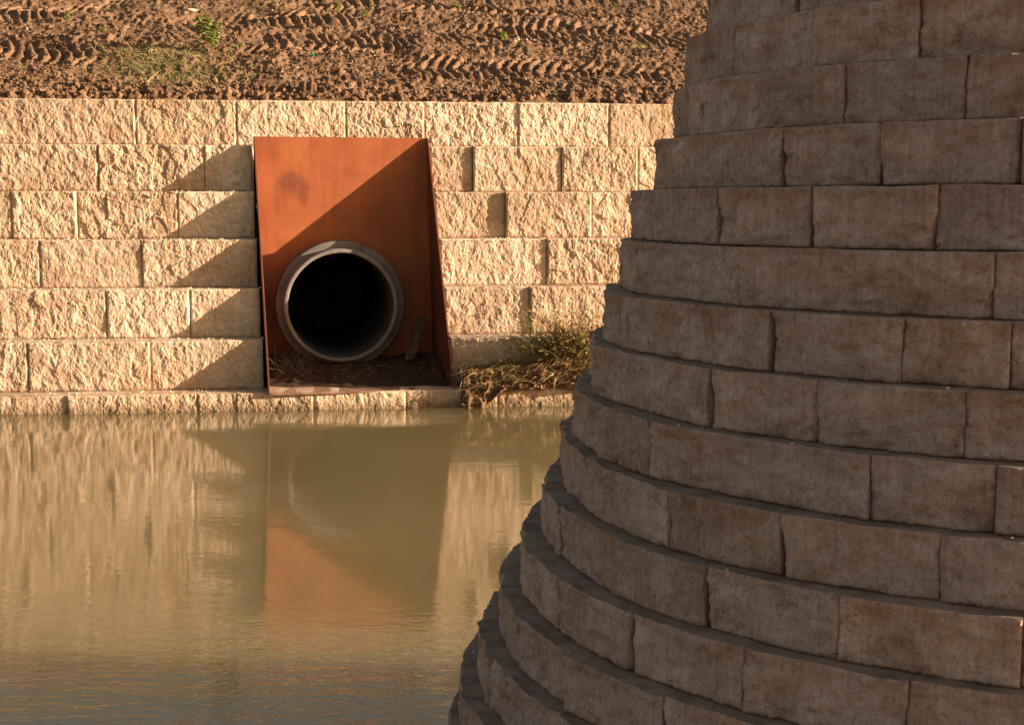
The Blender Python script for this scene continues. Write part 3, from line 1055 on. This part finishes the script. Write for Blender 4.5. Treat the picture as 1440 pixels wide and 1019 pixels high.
for (x, y, lab) in ((440, 84, 'torn scrap of teal plastic stuck in the soil right of the grass patch'), (432, 2, 'torn scrap of teal plastic at the top edge of the soil bank')):
    s_ = Soup(); p = W(x, y) + Vector((0, 0, .01))
    for q in range(3): s_.leaf(p, (random.uniform(-.4, .4), -.3, 1), .07, .05)
    o = s_.build('plastic_scrap', M_TEAL, None, tuple(p)); tag(o, lab, 'litter')

# ------------------------------------------------------------------ crumbs along the ledges of the far wall
cr = Soup()
for k in range(2, 7):
    n_ = {2: 40, 3: 120, 4: 150, 5: 170, 6: 110}[k]
    for i in range(n_):
        x = random.choice((random.uniform(0, 372), random.uniform(0, 372), random.uniform(620, 830)))
        u = wall_u(k, x, 400)
        if 360 < x < 640: continue
        dd = random.uniform(-0.02, 0.30)
        p = face_pt(k) + WDIR * u - WNRM * dd
        cr.lump((p[0], p[1], ZT - k * CRS + 0.004), random.uniform(.004, .015), .7)
o = cr.build('stone_crumbs', M_CRUMB); tag(o, kind='stuff')
# few chips on the ledges of the near wall
cr = Soup()
for i in range(26):
    k = random.randint(6, 14); a = R(random.uniform(-190, -70)); r_ = nrad(k) - random.uniform(.0, .06)
    cr.lump((NC[0] + r_ * math.cos(a), NC[1] + r_ * math.sin(a), ntop(k) + .002), random.uniform(.003, .008), .6)
o = cr.build('stone_chips', M_CRUMB); tag(o, kind='stuff')

# ------------------------------------------------------------------ dirt mound with weeds right of the box
mu0 = wall_u(5, 641, 520); mu1 = wall_u(5, 905, 520)
nu, nt_ = 240, 70
TU, TT = np.meshgrid(np.linspace(0, 1, nu), np.linspace(0, 1, nt_), indexing='ij')
mu = mu0 + (mu1 - mu0) * TU
# profile across the wall: from the face of course 5 out over the face of course 6, then down to the water
ledge = ZT - 6 * CRS
lift = 0.22 + 0.30 * sstep(0.15, 0.66, TU) + 0.06 * fbm(mu / 0.5, mu * 0, 3, 3)
bot = -0.12 + (ledge + 0.06 + 0.05 * fbm(mu / 0.3, mu * 0 + 5, 61, 3)) * sstep(0.10, 0.24, TU)
out = np.where(TT < 0.6, TT / 0.6 * 0.40, 0.40 + 0.05 * np.sin((TT - 0.6) / 0.4 * math.pi))
out = np.where(TT > 0.93, out - (TT - 0.93) / 0.07 * 0.16, out)
top = ledge + lift * (1 - 0.25 * (TT / 0.6) ** 2)
zz = np.where(TT < 0.6, top, (ledge + lift * 0.75) + (bot - (ledge + lift * 0.75)) * (TT - 0.6) / 0.4)
endl = sstep(0, 0.03, TU)
zz = zz * endl + (1 - endl) * np.minimum(zz, -0.1)
nz = 0.055 * fbm(mu / 0.17, TT * 1.2 / 0.2, 31, 4, 0.6) + 0.03 * facets(mu / 0.09, TT * 1.2 / 0.1, 33, 1.0)
pm_ = face_pt(5) + WDIR * mu[..., None] + WNRM * (out + np.where(TT > 0.45, nz * 1.3, 0))[..., None]
pm_[..., 2] = zz + np.where(TT < 0.6, nz, 0.3 * nz)
ii = np.arange(TU.size).reshape(TU.shape)
mo = mesh_obj('dirt_mound', pm_.reshape(-1, 3), np.stack([ii[:-1, :-1], ii[1:, :-1], ii[1:, 1:], ii[:-1, 1:]], -1).reshape(-1, 4), M_SOIL, None, True)
tag(mo, kind='structure')


def mound_pt(a, t):
    i = min(nu - 1, max(0, int(a * nu))); j = min(nt_ - 1, max(0, int(t * nt_)))
    return Vector(pm_[i, j])


sg, ss_, sr, sl = Soup(), Soup(), Soup(), Soup()
outv = Vector(WNRM)
for i in range(2300):
    a = random.uniform(0.01, .98); t = random.triangular(.05, .92, .55)
    p = mound_pt(a, t)
    d = Vector((random.gauss(0, .9), random.gauss(0, .5), random.uniform(-.25, 1.))) + outv * .3
    q = random.random()
    (sg if q < .22 else ss_ if q < .58 else sr).blade(p, d, random.uniform(.05, .2) * (0.8 + a * .5), .009, random.uniform(.2, .9), 3)
    if random.random() < .45:
        sl.leaf(p + d.normalized() * .05, (random.gauss(0, 1), random.gauss(0, 1), random.uniform(-.3, .7)), random.uniform(.02, .05), random.uniform(.015, .03))
for nm, s_, m_ in (('creeping_grass', sg, M_GRASS), ('straw_litter', ss_, M_STRAW), ('dry_roots', sr, M_RED), ('creeping_weeds', sl, M_DRYLEAF)):
    o = s_.build(nm, m_); tag(o, kind='stuff')


def tangle(a, t, h, n, label, mats, spread=.6):
    base = mound_pt(a, t)
    tt = empty('dry_weed', tuple(base)); tag(tt, label, 'weed')
    soups = [Soup() for _ in mats]; lf = Soup()
    for i in range(n):
        s_ = random.choice(soups)
        p = base + Vector((max(-.3, min(.3, random.gauss(0, h * .30))), max(-.12, min(.12, random.gauss(0, h * .13))), random.uniform(-.02, .03)))
        d = Vector((random.gauss(0, spread), random.gauss(-.12, spread * .5), 1.1))
        L = h * random.uniform(.35, 1.1)
        e = s_.blade(p, d, L, .017, random.uniform(.05, .55), 4)
        for j in range(3):
            lf.leaf(p + (Vector(e) - p) * random.uniform(.3, 1), (random.gauss(0, 1), random.gauss(0, 1), random.uniform(-.5, .6)), random.uniform(.035, .08), random.uniform(.022, .045))
    for nm, s_, m_ in zip(('stem', 'dry_stem', 'green_stem'), soups, mats):
        if s_.v: s_.build(nm, m_, tt, tuple(base))
    lf.build('foliage', M_DRYLEAF, tt, tuple(base))


tangle(.61, .28, .72, 140, 'tangled dry reddish weed on the dirt mound right beside the round wall', (M_RED, M_STRAW, M_RED))
tangle(.45, .30, .75, 70, 'wispy yellow green weed standing on the dirt mound in front of the wall joint', (M_STRAW, M_GRASS, M_LEAF), .5)
tangle(.61, .58, .50, 110, 'low bushy brown weed at the right front of the dirt mound above the water', (M_RED, M_STRAW, M_GRASS), .8)
tangle(.22, .40, .22, 26, 'small flat green weed on the left part of the dirt mound', (M_LEAF, M_GRASS, M_GRASS), .9)

# ------------------------------------------------------------------ inside the box: silt, grass, plank
si_v, nu2, nv2 = [], 90, 60
A2, T2 = np.meshgrid(np.linspace(0.008, .992, nu2), np.linspace(0, 1, nv2), indexing='ij')
dep = float(np.dot(BLB - BL, BNY))
front = 0.62 - 0.38 * A2 + 0.12 * fbm(A2 * 3, A2 * 0, 3, 3) + 0.25 * np.exp(-((A2 - .45) / .10) ** 2) * -0.6
tdep = front + (dep * .995 - front) * T2
wid = np.linalg.norm(BR - BL)
hh = (0.02 + 0.20 * sstep(0, 0.9, T2)) * (0.7 + 0.5 * np.abs(A2 - .45) * 2) + 0.03 * fbm(A2 * 18, tdep * 9, 9, 4) * sstep(0, .15, T2)
hh = np.maximum(hh * sstep(0, .06, T2), -0.01)
pp = BL + (BR - BL) * A2[..., None] + BNY * tdep[..., None]
pp[..., 2] = ZF + hh + 0.003
ii = np.arange(A2.size).reshape(A2.shape)
o = mesh_obj('silt', pp.reshape(-1, 3), np.stack([ii[:-1, :-1], ii[1:, :-1], ii[1:, 1:], ii[:-1, 1:]], -1).reshape(-1, 4), M_DIRT, None, True)
tag(o, kind='structure')


def silt_pt(a, t):
    return Vector(pp[min(nu2 - 1, int(a * nu2)), min(nv2 - 1, int(t * nv2))])


gs, gl = Soup(), Soup()
for i in range(260):
    a = abs(random.gauss(.10, .08)) + .02
    gs.blade(silt_pt(a, random.uniform(.30, .95)), rdir(1, .45), random.uniform(.12, .55) * (1 - a * 1.6 if a < .5 else .2), .010, random.uniform(.2, .8), 3)
for i in range(150):
    a = random.uniform(.03, .96)
    gl.blade(silt_pt(a, random.uniform(.25, .95)), rdir(.7, .9), random.uniform(.05, .2), .012, random.uniform(.2, .9), 2)
o = gs.build('shaded_grass', M_WOOD); tag(o, kind='stuff')  # blades in dark brown, the shade of the box painted into them
o = gl.build('leaf_litter', M_RED); tag(o, kind='stuff')
# leaning plank
b0 = on_plane(575, 505, BL + BNY * 1.25, BNY); t0 = on_plane(594, 447, BL + BNY * 1.70, BNY)
dv = (Vector(t0) - Vector(b0)); Lp = dv.length; zx = dv.normalized()
bm = bmesh.new()
npl = 14
rings = []
for i in range(npl + 1):
    t = i / npl
    w_ = 0.055 * (1 + 0.15 * math.sin(t * 9)) * (0.85 if i in (0, npl) else 1); d_ = 0.022
    c = Vector(b0) + dv * t + Vector((0.01 * math.sin(t * 5), 0, 0))
    sd_ = Vector(BAX) * w_; bk = Vector(BNY) * d_
    off = 0.03 * math.sin(3.1 * i)
    rings.append([bm.verts.new(c + sa * sd_ + sb * bk + (zx * off * sa if i == npl else Vector())) for sa, sb in ((-1, -1), (1, -1), (1, 1), (-1, 1))])
for r0, r1 in zip(rings[:-1], rings[1:]):
    for i in range(4): bm.faces.new((r0[i], r0[(i + 1) % 4], r1[(i + 1) % 4], r1[i]))
bm.faces.new(rings[0][::-1]); bm.faces.new(rings[-1])
bmesh.ops.translate(bm, verts=bm.verts, vec=-Vector(b0))
me = bpy.data.meshes.new('plank'); bm.to_mesh(me); bm.free(); me.materials.append(M_WOOD)
o = bpy.data.objects.new('plank', me); COL.objects.link(o); o.location = Vector(b0)
tag(o, 'short weathered plank leaning in the right corner of the rusted steel box', 'plank')
